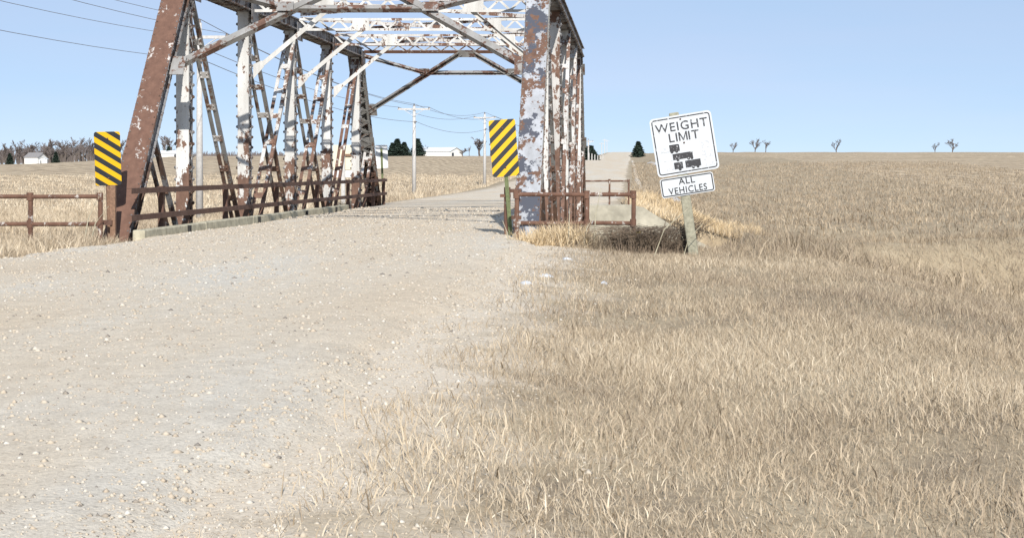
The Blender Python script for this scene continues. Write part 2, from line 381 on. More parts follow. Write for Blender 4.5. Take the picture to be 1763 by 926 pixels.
# floor: beams, slab, kerbs
for y in PY: MB().box(((LX+RX)/2, y, -.62), (RX-LX-.3, .2, .5)).build('floor_beam', 'steel_rusty', bridge)
MB().box(((LX+RX)/2, 40, -.17), (RX-LX-.32, 27.5, .3)).build('deck_slab', 'concrete', bridge)
for x, a, b in ((-8.0, 26.3, 45.2), (-1.93, 27.6, 53)):
    n = 5
    for k in range(n):
        y0 = a+(b-a)*k/n+.012; y1 = a+(b-a)*(k+1)/n-.012
        MB().box((x, (y0+y1)/2, .07+.006*(k % 2)), (.2, y1-y0, .2)).build('kerb_beam', 'kerb_timber', bridge, bevel=.015)
for Yk in (28.9, 34.3, 39.3, 43.2): MB().box((-7.885, Yk, .085), (.05, .10, .15)).build('kerb_drain', 'black_drain', bridge)
# guard rails inside each truss
for tx, s in ((LX, 1), (RX, -1)):
    x = tx+s*.27; y0 = 26.35 if s > 0 else 27.2
    for z in (.80, .36):
        o = MB(); o.bar((x, y0, z), (x, 53.7, z), .012, .09); o.bar((x-s*.04, y0, z+.04), (x-s*.04, 53.7, z+.04), .075, .012)
        o.build('guard_rail', 'rail_rust', bridge)
    for y in [28.35, 32.8, 37.5, 42.3, 46.9, 51.4, 53.6]:
        MB().poly([(x-s*.05, y-.07, .86), (x-s*.05, y+.09, .86), (x-s*.05, y+.05, .4), (x-s*.05, y+.12, -.3), (x-s*.05, y-.1, -.3), (x-s*.05, y-.02, .4)], (-s*.09, 0, 0)).build('rail_post', 'rail_rust', bridge)
# overhead struts, knee braces, laterals
IL, IR = LX+.235, RX-.235
for i in (1, 2, 3):
    y = PY[i]; o = MB()
    for z in (ZT-.12, ZT+.13):
        for e in (-.05, .05): o.bar((IL, y+e, z), (IR, y+e, z), .06, .012); 
        o.bar((IL, y-.082, z), (IR, y-.082, z), .012, .06)
    st = o.build('top_strut', 'steel_white' if i < 3 else 'steel_mixed', bridge)
    n = 26
    for k in range(n):
        a = IL+(IR-IL)*k/n; b = IL+(IR-IL)*(k+1)/n; u, v = (ZT-.11, ZT+.12) if k % 2 else (ZT+.12, ZT-.11)
        MB().bar((a, y-.07, u), (b, y-.07, v), .012, .05, (0, .01, 1)).build('lacing_bar', 'steel_white', st)
    for s, xx in ((1, IL), (-1, IR)):
        MB().box((xx+s*1.5, y-.094, ZT+.0), (.42, .012, .3)).build('gusset_plate', 'steel_white', st)
        p = Vector((xx+s*.0, y-.03, 3.28)); q = Vector((xx+s*1.55, y-.03, ZT-.12)); kb = MB()
        kb.bar(p, q, .012, .09, (0, 0, 1), u0=.03); kb.bar(p, q, .075, .012, (0, 0, 1), v0=.045)
        k_ = kb.build('knee_brace', 'steel_white', bridge)
        MB().poly([(xx-s*.03, y-.085, 3.1), (xx+s*.2, y-.085, 3.36), (xx+s*.16, y-.085, 3.5), (xx-s*.03, y-.085, 3.42)], (0, .012, 0)).build('gusset_plate', 'steel_white', k_)
for i in range(4):
    for a, b, dz in ((IL, IR, 0), (IR, IL, .09)):
        o = MB(); p = (a, PY[i]+.1, ZT+.2+dz); q = (b, PY[i+1]-.1, ZT+.2+dz); o.bar(p, q, .09, .012); o.bar(p, q, .012, .09, v0=-.04, u0=.04)
        o.build('lateral_brace', 'steel_mixed', bridge)
# portal frames in the sloping planes of the end posts
XC = (LX+RX)/2; sl = (PY[0]-.1-YN)/(ZT-ZB)
for near in (True, False):
    def pp(x, z, o=0):
        y = (PY[0]-.1-(ZT-z)*sl) if near else (PY[4]+.1+(ZT-z)*sl)
        return Vector((x, y+o, z))
    up = Vector((0, 1, -.79)) if near else Vector((0, -1, -.79))
    mat = 'steel_portal'
    def mem(a, b, w_=.12, nm='portal_brace', m=mat):
        o = MB(); o.bar(a, b, w_, .013, up); o.bar(a, b, .013, .11, up, u0=w_/2-.007, v0=.05); o.bar(a, b, .013, .11, up, u0=-w_/2+.007, v0=.05)
        return o.build(nm, m, bridge)
    cl, cr_ = IL+1.78, IR-1.78; zh = 4.14
    mem(pp(IL-.1, 2.98), pp(XC-.18, 4.72), .13); mem(pp(IR+.1, 2.98), pp(XC+.18, 4.72, .02), .13)
    mem(pp(cl-.02, zh, .03), pp(cr_+.02, zh, .03), .09)
    mem(pp(IL, 4.62, -.03), pp(cl, zh, -.03), .08); mem(pp(IR, 4.62, -.03), pp(cr_, zh, -.03), .08)
    o = MB()
    for z in (4.72, 4.93): o.bar(pp(IL, z), pp(IR, z), .1, .03, up)
    ps = o.build('portal_strut', 'steel_rusty' if not near else 'steel_mixed', bridge)
    for k in range(24):
        a = IL+(IR-IL)*k/24; b = IL+(IR-IL)*(k+1)/24; u, v = (4.74, 4.91) if k % 2 else (4.91, 4.74)
        MB().bar(pp(a, u), pp(b, v), .04, .012, up).build('lacing_bar', 'steel_mixed', ps)
    for x, z, d in ((XC, 4.66, (.52, .2)), (IL+.06, 3.0, (.24, .34)), (IR-.06, 3.0, (.24, .34)), (cl, zh, (.3, .18)), (cr_, zh, (.3, .18))):
        o = MB(); a = pp(x, z-d[1]/2, -.075 if near else -.09); b = pp(x, z+d[1]/2, -.075 if near else -.09); o.bar(a, b, d[0], .014, up); o.build('gusset_plate', mat, bridge)
# batten plates under the far end posts
for tx in (LX, RX):
    for z in (2.0, 4.2, .3):
        y = PY[4]+.1+(ZT-z)*sl; MB().bar((tx, y-.17+.12, z-.16), (tx, y-.17-.12, z+.16), .46, .014, (0, .7, .6)).build('batten_plate', 'steel_grey', bridge)

# ---------------------------------------------------------------- abutments and pipe rails
ab = thing('abutment', 'pale concrete abutment with sloping wing wall under the far end of the bridge', 'abutment', (-4, 54, -3.2))
MB().box((-4.3, 54.15, -1.62), (8.6, .5, 3.2)).build('wall', 'concrete', ab, bevel=.02)
MB().poly([(.003, 53.9, -3.2), (3.6, 53.9, -3.2), (3.6, 53.9, -2.0), (1.75, 53.9, -1.0), (.35, 53.9, -.12), (.003, 53.9, -.05)], (0, .6, 0)).build('wing_wall', 'concrete', ab)
nb = thing('abutment', 'concrete abutment buried in dry grass under the near end of the bridge', 'abutment', (-4, 26.6, -3))
MB().box((-4.9, 26.9, -1.56), (9.9, .5, 2.95)).build('wall', 'concrete', nb)
def pipe_rail(name, label, posts, zg, zt, zm, r=.035, x0=None, pb=None):
    base = Vector(posts[0]); o = thing(name, label, 'railing', (base.x, base.y, zg), 'pipe railings at the bridge ends')
    for j, p in enumerate(posts):
        t_ = MB().tube([(p[0], p[1], zg-.2), (p[0]+.01, p[1], zt)], r*1.08, 10).build('post', 'pipe_rust', o, smooth=False)
        for z in (zt, zm): MB().tube([(p[0], p[1], z-.065), (p[0], p[1], z+.06)], r*1.5, 10).build('fitting', 'pipe_rust', t_)
    for z in (zt, zm):
        for a, b in zip(posts[:-1], posts[1:]):
            MB().tube([(a[0], a[1], z), (b[0], b[1], z-.006)], r, 10).build('rail', 'pipe_rust', o)
    return o
def rowp(pxs, Y): return [((px-VX)*Y/F, Y+.02*i) for i, px in enumerate(pxs)]
pipe_rail('pipe_railing', 'rusty two rail pipe railing in front of the blotchy white end post', rowp([889, 1010, 1090], 25.9), -.2, .755, .30)
pipe_rail('pipe_railing', 'rusty two rail pipe railing at the grassy field side of the striped marker', rowp([172, 51, -70, -190], 26.0), -.35, .72, .28)
pipe_rail('pipe_railing', 'thin rusty pipe railing standing on the pale concrete abutment', rowp([1082, 1049, 1000], 54.1), -.1, .77, .36, .03)

# ---------------------------------------------------------------- signs
def rrect(w_, h, r, n=5):
    pts = []
    for cx, cz, a0 in ((w_/2-r, h/2-r, 0), (-w_/2+r, h/2-r, 90), (-w_/2+r, -h/2+r, 180), (w_/2-r, -h/2+r, 270)):
        for k in range(n+1): a = R(a0+90*k/n); pts.append((cx+r*math.cos(a), cz+r*math.sin(a)))
    return pts
def panel(mb, w_, h, r, y, th=.006, cx=0, cz=0): return mb.poly([(x+cx, y, z+cz) for x, z in rrect(w_, h, r)], (0, th, 0))
def marker(label, px, py, Y, wd, h, roll, yaw, mat, zg, post):
    c = at(px, py, Y); o = thing('object_marker', label, 'road sign', (c.x-math.tan(R(roll))*(c.z-zg), Y, zg), 'striped markers at the near corners of the bridge')
    o['_o'] = [0, 0, 0]; hc = c.z-zg
    pm = MB(); pm.box((-.028, .04, hc/2), (.008, .03, hc+.7)).box((.028, .04, hc/2), (.008, .03, hc+.7)).box((0, .03, hc/2), (.06, .008, hc+.7)); pm.build('post', post, o)
    p = panel(MB(), wd, h, .04, 0).build('panel', mat, o); p.location = (0, .012, hc)
    for z in (.32, -.32): MB().ball((0, -.004, z), .016, 8).build('bolt', 'rail_rust', p)
    o.rotation_euler = (0, R(roll), R(yaw)); return o
marker('black and yellow striped marker sign beside the rusty brown end post', 186, 273, 26.3, .44, .865, -2, 42, 'stripe_down_right', -.15, 'brown_post')
marker('black and yellow striped marker sign beside the blotchy white end post', 867.5, 254.5, 26.6, .435, .93, -4.5, 4, 'stripe_down_left', -.15, 'green_post')
o = thing('rail_end_post', 'stout rusty pipe post with stub brackets behind the green marker post', 'post', (-2.07, 26.75, -.3))
MB().tube([(-2.07, 26.75, -.4), (-2.07, 26.75, .86)], .055, 10).build('pipe', 'pipe_rust', o)
for z in (.80, .36): MB().box((-1.94, 26.8, z), (.2, .09, .06)).build('bracket', 'rail_rust', o)
MB().box((-2.1, 26.74, .72), (.17, .1, .05)).build('clamp', 'pipe_rust', o)
o = thing('rail_end_post', 'rusty channel post between the pipe railing and the brown end post', 'post', (-8.38, 26.15, -.3))
MB().box((-8.36, 26.15, .3), (.08, .06, 1.2)).build('channel', 'brown_post', o); MB().box((-8.47, 26.1, .3), (.22, .04, .08)).build('bracket', 'rail_rust', o)
c = at(660, 270, 53.9)
o = thing('object_marker', 'blank white back of a marker sign on a green post at the far rail end', 'road sign', (c.x, 53.9, 0)); o['_o'] = [0, 0, 0]
panel(MB(), .40, .78, .03, .05, cz=c.z).build('panel', 'sign_back', o); MB().box((0, .02, .75), (.07, .04, 2.2)).build('post', 'green_post', o); o.rotation_euler = (0, R(-2), R(8))
c = at(590, 271, 61)
o = thing('road_sign', 'pale back of a sign on a wooden post seen between the truss posts', 'road sign', (c.x, 61, -.6)); o['_o'] = [0, 0, 0]
panel(MB(), .78, .93, .05, .1, cz=c.z+.6).build('panel', 'sign_cream', o); panel(MB(), .76, .26, .03, .1, cz=c.z-.02).build('plate', 'sign_back', o)
MB().box((.02, .02, 1.0), (.13, .13, 2.6)).build('post', 'pole_wood', o); MB().box((.18, .06, c.z+.68), (.26, .05, .09)).build('crosspiece', 'brown_post', o)

def text(s, size, x, z, mat, parent, name='lettering', sx=1.0, y=-.004):
    cu = bpy.data.curves.new(name, 'FONT'); cu.body = s; cu.size = size; cu.align_x = 'CENTER'; cu.extrude = .0012; cu.offset = size*.007; cu.resolution_u = 3; cu.space_character = 1.12
    tmp = bpy.data.objects.new(name+'_src', cu); col.objects.link(tmp); dg = bpy.context.evaluated_depsgraph_get()
    me = bpy.data.meshes.new_from_object(tmp.evaluated_get(dg)); bpy.data.objects.remove(tmp); bpy.data.curves.remove(cu)
    for v in me.vertices: v.co = Vector((v.co.x*sx+x, y-v.co.z, v.co.y+z))
    me.materials.clear(); me.materials.append(M[mat]); ob = bpy.data.objects.new(name, me); col.objects.link(ob); ob.parent = parent; return ob
def frame(mb, w_, h, r, t_, y):
    a = rrect(w_, h, r); b = rrect(w_-2*t_, h-2*t_, max(.005, r-t_)); n = len(a)
    mb.add([(x, y, z) for x, z in a]+[(x, y, z) for x, z in b], [(i, (i+1) % n, (i+1) % n+n, i+n) for i in range(n)]); return mb
YS = 24.9; base = at(1194, 452, YS)
o = thing('weight_limit_sign', 'leaning weathered white weight limit sign on a grey wooden post', 'road sign', (base.x, YS, -.385)); o.scale = (1.028,)*3; o['_o'] = [0, 0, 0]
MB().box((.03, .09, 1.15), (.145, .13, 2.42)).build('post', 'wood_grey', o, bevel=.012)
o.rotation_euler = (R(0), R(-8), R(-4))
pn = panel(MB(), .93, .88, .06, 0, .006).build('panel', 'sign_white', o); pn.location = (.125, .012, 1.875); pn.rotation_euler.y = R(-1.2)
frame(MB(), .88, .83, .045, .017, -.0025).build('border', 'ink_worn', pn)
text('WEIGHT', .185, .0, .215, 'ink_worn', pn, sx=1.02); text('LI', .185, -.15, .055, 'ink_worn', pn, sx=1.02); text('IT', .185, .155, .055, 'ink_worn', pn, sx=1.02)
MB().poly([(x, -.005, z) for x, z in ((-.065, .055), (-.045, .055), (-.045, .150), (-.007, .060), (.007, .060), (.045, .150), (.045, .055), (.065, .055), (.065, .187), (.045, .187), (0, .085), (-.045, .187), (-.065, .187))], (0, .002, 0)).build('lettering', 'ink_worn', pn, off=(0, 0, 0))
def truck(cx, cz, kind):
    k = MB(); y = -.003; th = .002
    def r_(x0, x1, z0, z1): k.poly([(x0+cx, y, z0+cz), (x1+cx, y, z0+cz), (x1+cx, y, z1+cz), (x0+cx, y, z1+cz)], (0, th, 0))
    def wh(x): k.poly([(x+cx+.022*math.cos(R(a)), y-.0012, -.036+cz+.022*math.sin(R(a))) for a in range(0, 360, 36)], (0, th, 0))
    g = MB(); yy = y
    if kind == 0: r_(-.03, .12, -.035, .07); wh(.0); wh(.07); cab = (-.18, -.04)
    elif kind == 1: r_(-.03, .27, -.03, .06); wh(.04); wh(.2); wh(.25); cab = (-.17, -.04)
    else: r_(-.03, .10, -.03, .07); wh(.05); r_(.14, .37, -.03, .075); wh(.25); wh(.32); cab = (-.17, -.04)
    s_ = k.build('truck_symbol', 'ink_worn', pn, off=(0, 0, 0))
    g.poly([(cab[0]+cx, yy, -.03+cz), (cab[1]+cx, yy, -.03+cz), (cab[1]+cx, yy, .05+cz), (cab[0]+.07+cx, yy, .045+cz), (cab[0]+.03+cx, yy, .01+cz), (cab[0]+cx, yy, 0+cz)], (0, th, 0))
    g.build('faded_cab', 'ink_ghost', s_, off=(0, 0, 0))
truck(-.20, -.055, 0); truck(-.17, -.185, 1); truck(-.17, -.325, 2)
for z in (-.05, -.19, -.32): MB().poly([(.22, -.003, z-.05), (.40, -.003, z-.045), (.40, -.003, z+.05), (.23, -.003, z+.055)], (0, .002, 0)).build('worn_print', 'ink_ghost', pn, off=(0, 0, 0))
for z in (.375, .02): MB().ball((.0, -.006, z), .014, 8).build('bolt', 'rail_rust', pn, off=(0, 0, 0))
lp = panel(MB(), .80, .29, .04, 0, .006).build('plate', 'sign_white', o, off=(0, 0, 0)); lp.location = (.085, .006, 1.262); lp.rotation_euler.y = R(-.8)
frame(MB(), .775, .265, .034, .016, -.0025).build('border', 'ink_firm', lp, off=(0, 0, 0))
text('ALL', .135, .0, .025, 'ink_firm', lp, sx=1.02); text('VEHICLES', .135, .0, -.105, 'ink_firm', lp, sx=.92)

# ---------------------------------------------------------------- utility poles and wires
poles = []
def upole(px, Y, zbase, ztop, arm, zarm, zneu, r, label):
    x = (px-VX)*Y/F; o = thing('utility_pole', label, 'utility pole', (x, Y, zbase), 'utility poles beside the field')
    MB().tube([(x, Y, zbase-.5), (x, Y, ztop)], [r, r*.62], 12).build('pole', 'pole_wood', o, smooth=True)
    MB().box((x, Y-r*.8, zarm), (arm, .1, .12)).build('crossarm', 'pole_wood', o)
    ends = []
    for s in (-1, 1):
        MB().bar((x+s*.03, Y-r, zarm-.5), (x+s*arm*.3, Y-r, zarm-.05), .05, .03).build('arm_brace', 'pole_wood', o)
        e = (x+s*(arm/2-.08), Y-r*.8, zarm+.14); MB().tube([(e[0], e[1], zarm+.05), e], [.06, .04], 8).build('insulator', 'porcelain', o); ends.append(e)
    tp = (x, Y, ztop+.16); MB().tube([(x, Y, ztop), tp], [.06, .04], 8).build('insulator', 'porcelain', o)
    MB().box((x+.12, Y-r, zneu), (.16, .08, .1)).build('bracket', 'porcelain', o)
    poles.append((ends[0], ends[1], tp, (x+.2, Y-r, zneu)))
upole(-2360, 15, -.9, 7.4, 2.4, 6.7, 5.6, .17, 'weathered wooden pole on the near side of the field out past the railing')
upole(343.5, 65, -1.05, 7.0, 2.4, 6.42, 5.5, .155, 'thick pale utility pole standing just behind the truss posts')
upole(713, 118, -.95, 5.75, 2.35, 5.52, 4.6, .16, 'pale utility pole framed by the bridge opening next to the evergreens')
upole(834.5, 151, -.5, 6.3, 2.05, 5.95, 4.9, .155, 'pale utility pole behind the striped marker with bare trees beside it')
upole(1013, 235, 2.2, 5.4, 1.5, 5.2, 4.4, .13, 'thin distant utility pole by the dark trees on the rise')
SP = ['from the pole past the railing to the thick pole behind the truss', 'from the thick pole behind the truss to the pole beside the evergreens', 'from the pole beside the evergreens to the pole behind the marker', 'from the pole behind the marker to the thin pole on the rise']
for sp_, a, b in zip(SP, poles[:-1], poles[1:]):
    for k, (p, q) in enumerate(zip(a, b)):
        p = Vector(p); q = Vector(q); L = (q-p).length; pts = []
        for i in range(17): u = i/16; v = p.lerp(q, u); v.z -= (.55 if L < 60 else .7)*4*u*(1-u); pts.append(v)
        wo = MB().tube(pts, .006+.0001*min(p.y+20, 90), 5).build('power_wire', 'wire', off=p)
        tag(wo, ['field side wire ', 'road side wire ', 'topmost wire ', 'lowest wire '][k]+sp_, 'wire', 'wires between the utility poles')

# ---------------------------------------------------------------- trees and farm buildings
def bare_tree_mesh(seed, h, spread):
    r = random.Random(seed); tr = MB(); tw = MB()
    def grow(p, d, L, rad, lev):
        q = p+d*L; m = p.lerp(q, .5)+Vector((r.uniform(-1, 1), r.uniform(-1, 1), 0))*L*.06
        (tr if lev < 2 else tw).tube([p, m, q], [rad, rad*.85, rad*.68], 5 if lev < 2 else 3, cap=False)
        if lev >= 5 or (lev == 4 and r.random() < .2): return
        for k in range(r.choice((2, 3, 3)) if lev else 4):
            a = r.uniform(0, 6.28); tilt = r.uniform(.25, .75)*spread
            nd = (d+Vector((math.cos(a)*tilt, math.sin(a)*tilt, r.uniform(-.05, .22)))).normalized()
            grow(p.lerp(q, r.uniform(.4, 1)), nd, L*r.uniform(.6, .82), max(rad*.6, .045), lev+1)
    grow(Vector((0, 0, -.3)), Vector((r.uniform(-.05, .05), 0, 1)), h*.23, h*.02, 0)
    return tr, tw
def conifer_mesh(seed, h, rad, dens=1.0):
    r = random.Random(seed); tr = MB().tube([(0, 0, -.3), (0, 0, h*.97)], [h*.022, .02], 6); cr = MB()
    n = int(230*dens)
    for i in range(n):
        u = (i+.5)/n; z = h*(.06+.93*u); L = rad*(1-u)**.8*r.uniform(.6, 1.15)+.12; a = i*2.4+r.uniform(-.3, .3); d = Vector((math.cos(a), math.sin(a), 0)); side = Vector((-d.y, d.x, 0))
        for k in range(5):
            v = (k+.6)/5; c = Vector((0, 0, z))+d*L*v+Vector((0, 0, -.22*L*v+.05)); s = (.20*rad+.12)*(1.15-v*.5)
            for _ in range(2):
                e1 = (side*r.uniform(-1, 1)+d*r.uniform(.2, 1)+Vector((0, 0, r.uniform(-.6, .5))))*s; e2 = (side*r.uniform(-1, 1)+Vector((0, 0, r.uniform(-.8, .3))))*s
                cr.add([c-e1*.5, c+e2, c+e1, c-e2*.6], [(0, 1, 2, 3)])
    return tr, cr
lib = {}
def tree(key, maker, mats, names, loc, s, rot, tname, label, group):
    if key not in lib:
        a, b = maker(); ma = a.build('t', mats[0]); mb_ = b.build('c', mats[1]); lib[key] = (ma.data, mb_.data); bpy.data.objects.remove(ma); bpy.data.objects.remove(mb_)
    hm = max(v.co.z for v in lib[key][1].vertices); o = thing(tname, label, 'tree', loc, group); s = s/hm; wx = 1.45 if key[0] == 'c' or key[2] > 1.2 else 1.0; o.scale = (s*wx, s*wx, s); o.rotation_euler.z = rot
    for nm, me in zip(names, lib[key]): c_ = bpy.data.objects.new(nm, me); col.objects.link(c_); c_.parent = o
    return o
def bare(px, Y, hpx, label, group, k, wide=.9):
    x = (px-VX)*Y/F; h = hpx*Y/F; tree(('b', k, wide), lambda: bare_tree_mesh(100+k, 10, wide), ('bark', 'twig'), ('trunk', 'crown'), (x, Y, float(hgt(x, Y))-.1), h, k*1.7+px, 'bare_tree', label, group)
def con(px, Y, hpx, rw, label, group, k):
    x = (px-VX)*Y/F; h = hpx*Y/F; tree(('c', k, rw), lambda: conifer_mesh(200+k, 10, rw, 1.3), ('bark', 'needles'), ('trunk', 'crown'), (x, Y, float(hgt(x, Y))-.2), h, px, 'evergreen_tree', label, group)
rr = random.Random(5)
for i in range(78):
    px = -30+i*2.9+rr.uniform(-3, 3) if i < 70 else 205+(i-70)*13
    bare(px, rr.uniform(690, 860), rr.uniform(22, 34) if i % 7 else rr.uniform(38, 46), 'bare grey tree in the wood along the far edge of the field', 'bare trees of the far wood', i % 6, 1.0)
for px, hp in ((17, 22), (70, 20), (96, 21), (290, 20)): con(px, 700, hp, 3.0, 'dark evergreen standing among the bare trees of the far wood', 'evergreens in the far wood', 1)
for px, hp in ((676, 25), (684, 32), (696, 27)): con(px, 620, hp, 4.2, 'dark evergreen in the tight clump between the white sign back and the pole', 'evergreens of the clump', 2)
con(719, 600, 32, 4.0, 'dark evergreen just past the utility pole beside the white shed', None, 3)
bare(728, 640, 20, 'small bare tree beside the gable of the white shed', None, 1); bare(796, 640, 15, 'low rounded bare tree standing alone on the field horizon', None, 2, 1.3); bare(808, 640, 18, 'slender bare sapling on the field horizon', None, 3, .5)
bare(826, 600, 34, 'broad bare tree on the horizon next to the striped marker', 'pair of broad bare trees', 4, 1.3); bare(845, 610, 32, 'broad bare tree on the horizon next to the striped marker', 'pair of broad bare trees', 5, 1.3)
for px, hp in ((1009, 28), (1017, 30), (1022, 22)): con(px, 330, hp, 4.6, 'dark evergreen on the rise just past the bridge truss', 'evergreens on the rise', 4)
con(1099, 420, 29, 4.0, 'lone dark spruce beside the road at the top of the hill', None, 5)
for px, hp in ((1262, 20), (1300, 26), (1318, 22), (1440, 24), (1610, 18), (1640, 26)): bare(px, 640, hp, 'bare grey tree on the horizon beyond the weight limit sign', 'bare trees beyond the sign', int(hp) % 6, 1.1)
# far wood as one mass on the skyline
mb = MB()
for i in range(900):
    px = rr.uniform(330, 620) if i % 3 else rr.uniform(-60, 330); Yw = rr.uniform(1500, 1700); x = (px-VX)*Yw/F; hh = rr.uniform(3, 8)*(1 if i % 3 else 1.6); z = float(hgt(x, Yw)); z = max(z, EYE+(VY-271)*Yw/F-1.5)
    for k in range(3): mb.tube([(x, Yw, z-4), (x+rr.uniform(-3, 3), Yw+rr.uniform(-3, 3), z+hh*rr.uniform(.5, 1))], [.9, .2], 3, cap=False)
wd = mb.build('far_wood', 'twig'); tag(wd, 'low grey line of distant woodland on the skyline', 'woodland'); wd['kind'] = 'stuff'
def gable(name, label, px, py, Y, w_, d, h, rh, rot, wall='house_white', roof='shed_roof', doors=1):
    x = (px-VX)*Y/F; z = float(hgt(x, Y))-.1; o = thing(name, label, 'building', (x, Y, z)); o['_o'] = [0, 0, 0]
    MB().poly([(-w_/2, -d/2, 0), (w_/2, -d/2, 0), (w_/2, -d/2, h), (0, -d/2, h+rh), (-w_/2, -d/2, h)], (0, d, 0)).build('wall', wall, o, off=(0, 0, 0))
    for s in (-1, 1): MB().bar((s*(w_/4+.1), -d/2-.4, h+rh/2+.12), (s*(w_/4+.1), d/2+.4, h+rh/2+.12), math.hypot(w_/2+.3, rh+.2), .1, Vector((s*rh, 0, w_/2))).build('roof', roof, o, off=(0, 0, 0))
    for k in range(doors): MB().box((-w_/4+k*w_/2.2, -d/2-.05, h*.42), (w_/7, .1, h*.7)).build('door' if k == 0 else 'window', 'dark_glass', o, off=(0, 0, 0))
    o.rotation_euler.z = R(rot)
gable('farm_shed', 'long white farm shed with pale metal roof on the field horizon', 756, 266, 640, 9, 16, 1.9, 1.5, 62)
gable('farm_house', 'small white farm house at the edge of the far wood', 62, 274, 690, 8, 6, 2.6, 2.0, 80, roof='house_roof', doors=2)
gable('farm_shed', 'bright white low shed in front of the far wood', 75, 275, 680, 3.2, 3, 1.8, .8, 10)
gable('farm_shed', 'long pale roofed shed on the skyline past the rusty end post', 283, 270, 700, 5, 14, 1.6, 1.2, 75)
for i, (px, Y_) in enumerate(((1014, 240), (1019, 262), (1024, 285), (1029, 310), (1034, 340), (1038, 375))):
    x = (px-VX)*Y_/F; z = float(hgt(x, Y_)); tag(MB().tube([(x, Y_, z-.3), (x+.01, Y_, z+1.15), (x+.01, Y_, z+1.2)], [.09, .08, .03], 6).build('fence_post', 'pole_wood', off=(x, Y_, z)), 'pale fence post along the road on the rise', 'post', 'fence posts on the rise')
for px, Y_, hp in ((1036, 470, 22), (1041, 520, 26), (1045, 570, 22)):
    x = (px-VX)*Y_/F; z = float(hgt(x, Y_)); h = hp*Y_/F; o = thing('utility_pole', 'tiny thin utility pole along the road near the hill crest', 'utility pole', (x, Y_, z), 'tiny poles near the crest')
    MB().tube([(x, Y_, z-.5), (x, Y_, z+h)], [.13, .09], 6).build('pole', 'pole_wood', o); MB().box((x, Y_-.1, z+h*.92), (1.6, .1, .12)).build('crossarm', 'pole_wood', o)

# ---------------------------------------------------------------- grasses, gravel, snow, weeds
def blades(name, mat, n, xr, yr, hh, wd, lean=.5, keep=None, ypow=1.0, bias=0, seg=2):
    x = rng.uniform(*xr, n); y = yr[0]+(yr[1]-yr[0])*rng.random(n)**ypow
    if keep is not None: k = keep(x, y); x = x[k]; y = y[k]; n = len(x)
    z = hgt(x, y)-.02; h = rng.uniform(*hh, n)*(.6+.8*np.clip(.5+.5*np.sin(x*2.1+1.3*np.sin(y*1.1))*np.sin(y*1.7+x), 0, 1)); a = rng.uniform(0, 2*np.pi, n)
    ln = h*lean*rng.uniform(.2, 1.3, n); dx, dy = np.cos(a)*ln, np.sin(a)*ln; b = rng.uniform(0, 2*np.pi, n); w_ = rng.uniform(*wd, n)/2; ux, uy = np.cos(b)*w_, np.sin(b)*w_
    up = np.sqrt(np.maximum(h*h-ln*ln*.6, (h*.15)**2))
    v = np.empty((n, 5, 3)); v[:, 0] = np.stack([x-ux, y-uy, z], 1); v[:, 1] = np.stack([x+ux, y+uy, z], 1)
    v[:, 2] = np.stack([x+dx*.4+ux*.8, y+dy*.4+uy*.8, z+up*.62], 1); v[:, 3] = np.stack([x+dx*.4-ux*.8, y+dy*.4-uy*.8, z+up*.62], 1); v[:, 4] = np.stack([x+dx, y+dy, z+up], 1)
    i = np.arange(n)[:, None]*5; f = np.concatenate([i+np.array([0, 1, 2]), i+np.array([0, 2, 3]), i+np.array([3, 2, 4])])
    pt = .5+.35*np.sin(x*.9+np.sin(y*.7))*np.cos(y*.55+x*.3); at_ = np.clip(pt*.55+rng.random(n)*.5+bias, 0, 1)
    return npmesh(name, v.reshape(-1, 3), f, mat, np.repeat(at_, 5))
def lab(o, l, c): o['label'] = l; o['category'] = c; return o
def edge(x, y):                                         # patchy cover that thins out towards the gravel
    pt = np.sin(x*3.1+np.sin(y*1.3)*2)*np.sin(y*1.9+x*1.2)+.6*np.sin(x*7.3-y*2.7)
    return (x-rxr(y)-.05+pt*.22)/1.5 > rng.random(len(x))**1.3
lab(blades('dry_grass', 'grass_straw', 170000, (-2.4, 9), (4.2, 27.8), (.03, .13), (.003, .008), .95, lambda x, y: edge(x, y) & (x < .1+y*.27), 1.0), 'short straw coloured grass on the verge below the weight limit sign', 'grass')
lab(blades('fine_grass', 'grass_straw', 200000, (-2, 4), (4.2, 13), (.03, .10), (.0015, .0035), 1.0, lambda x, y: edge(x, y) & (x < .1+y*.27), 1.0), 'fine short straw on the open verge nearest the loose gravel', 'grass')
lab(blades('matted_grass', 'grass_dull', 120000, (-2.2, 9), (4.2, 28.4), (.05, .16), (.003, .008), 1.3, lambda x, y: edge(x, y) & (x < .1+y*.27), 1.0), 'flattened dull brown grass matted over the near verge', 'grass')
lab(blades('dry_grass', 'grass_straw', 60000, (-16, -7.6), (10, 29), (.08, .30), (.006, .014), .8, lambda x, y: (x < -7.75-.5*rng.random(len(x))) & ((y < 26.0) | (x < -8.7))), 'dry straw grass along the road under the field side pipe railing', 'grass')
lab(blades('matted_grass', 'grass_dull', 30000, (-13, -7.5), (14, 26.4), (.06, .22), (.005, .012), 1.2, lambda x, y: x < -7.65-.5*rng.random(len(x))), 'dull matted grass at the road edge by the field side pipe railing', 'grass')
lab(blades('field_grass', 'grass_straw', 90000, (-40, -8.8), (28, 75), (.15, .45), (.012, .03), .7, None), 'dry straw grass on the creek bank behind the truss', 'grass')
lab(blades('field_stubble', 'grass_straw', 110000, (-75, -11.5), (55, 190), (.12, .34), (.02, .05), .6, None, 1.4, .12), 'cut corn stubble and straw across the big field', 'stubble')
lab(blades('bank_grass', 'grass_dull', 80000, (-.4, 40), (54.5, 210), (.12, .35), (.02, .05), .8, lambda x, y: x > rxr(y)+.35, 1.5, .1), 'dull brown grass on the slope beyond the wing wall', 'grass')
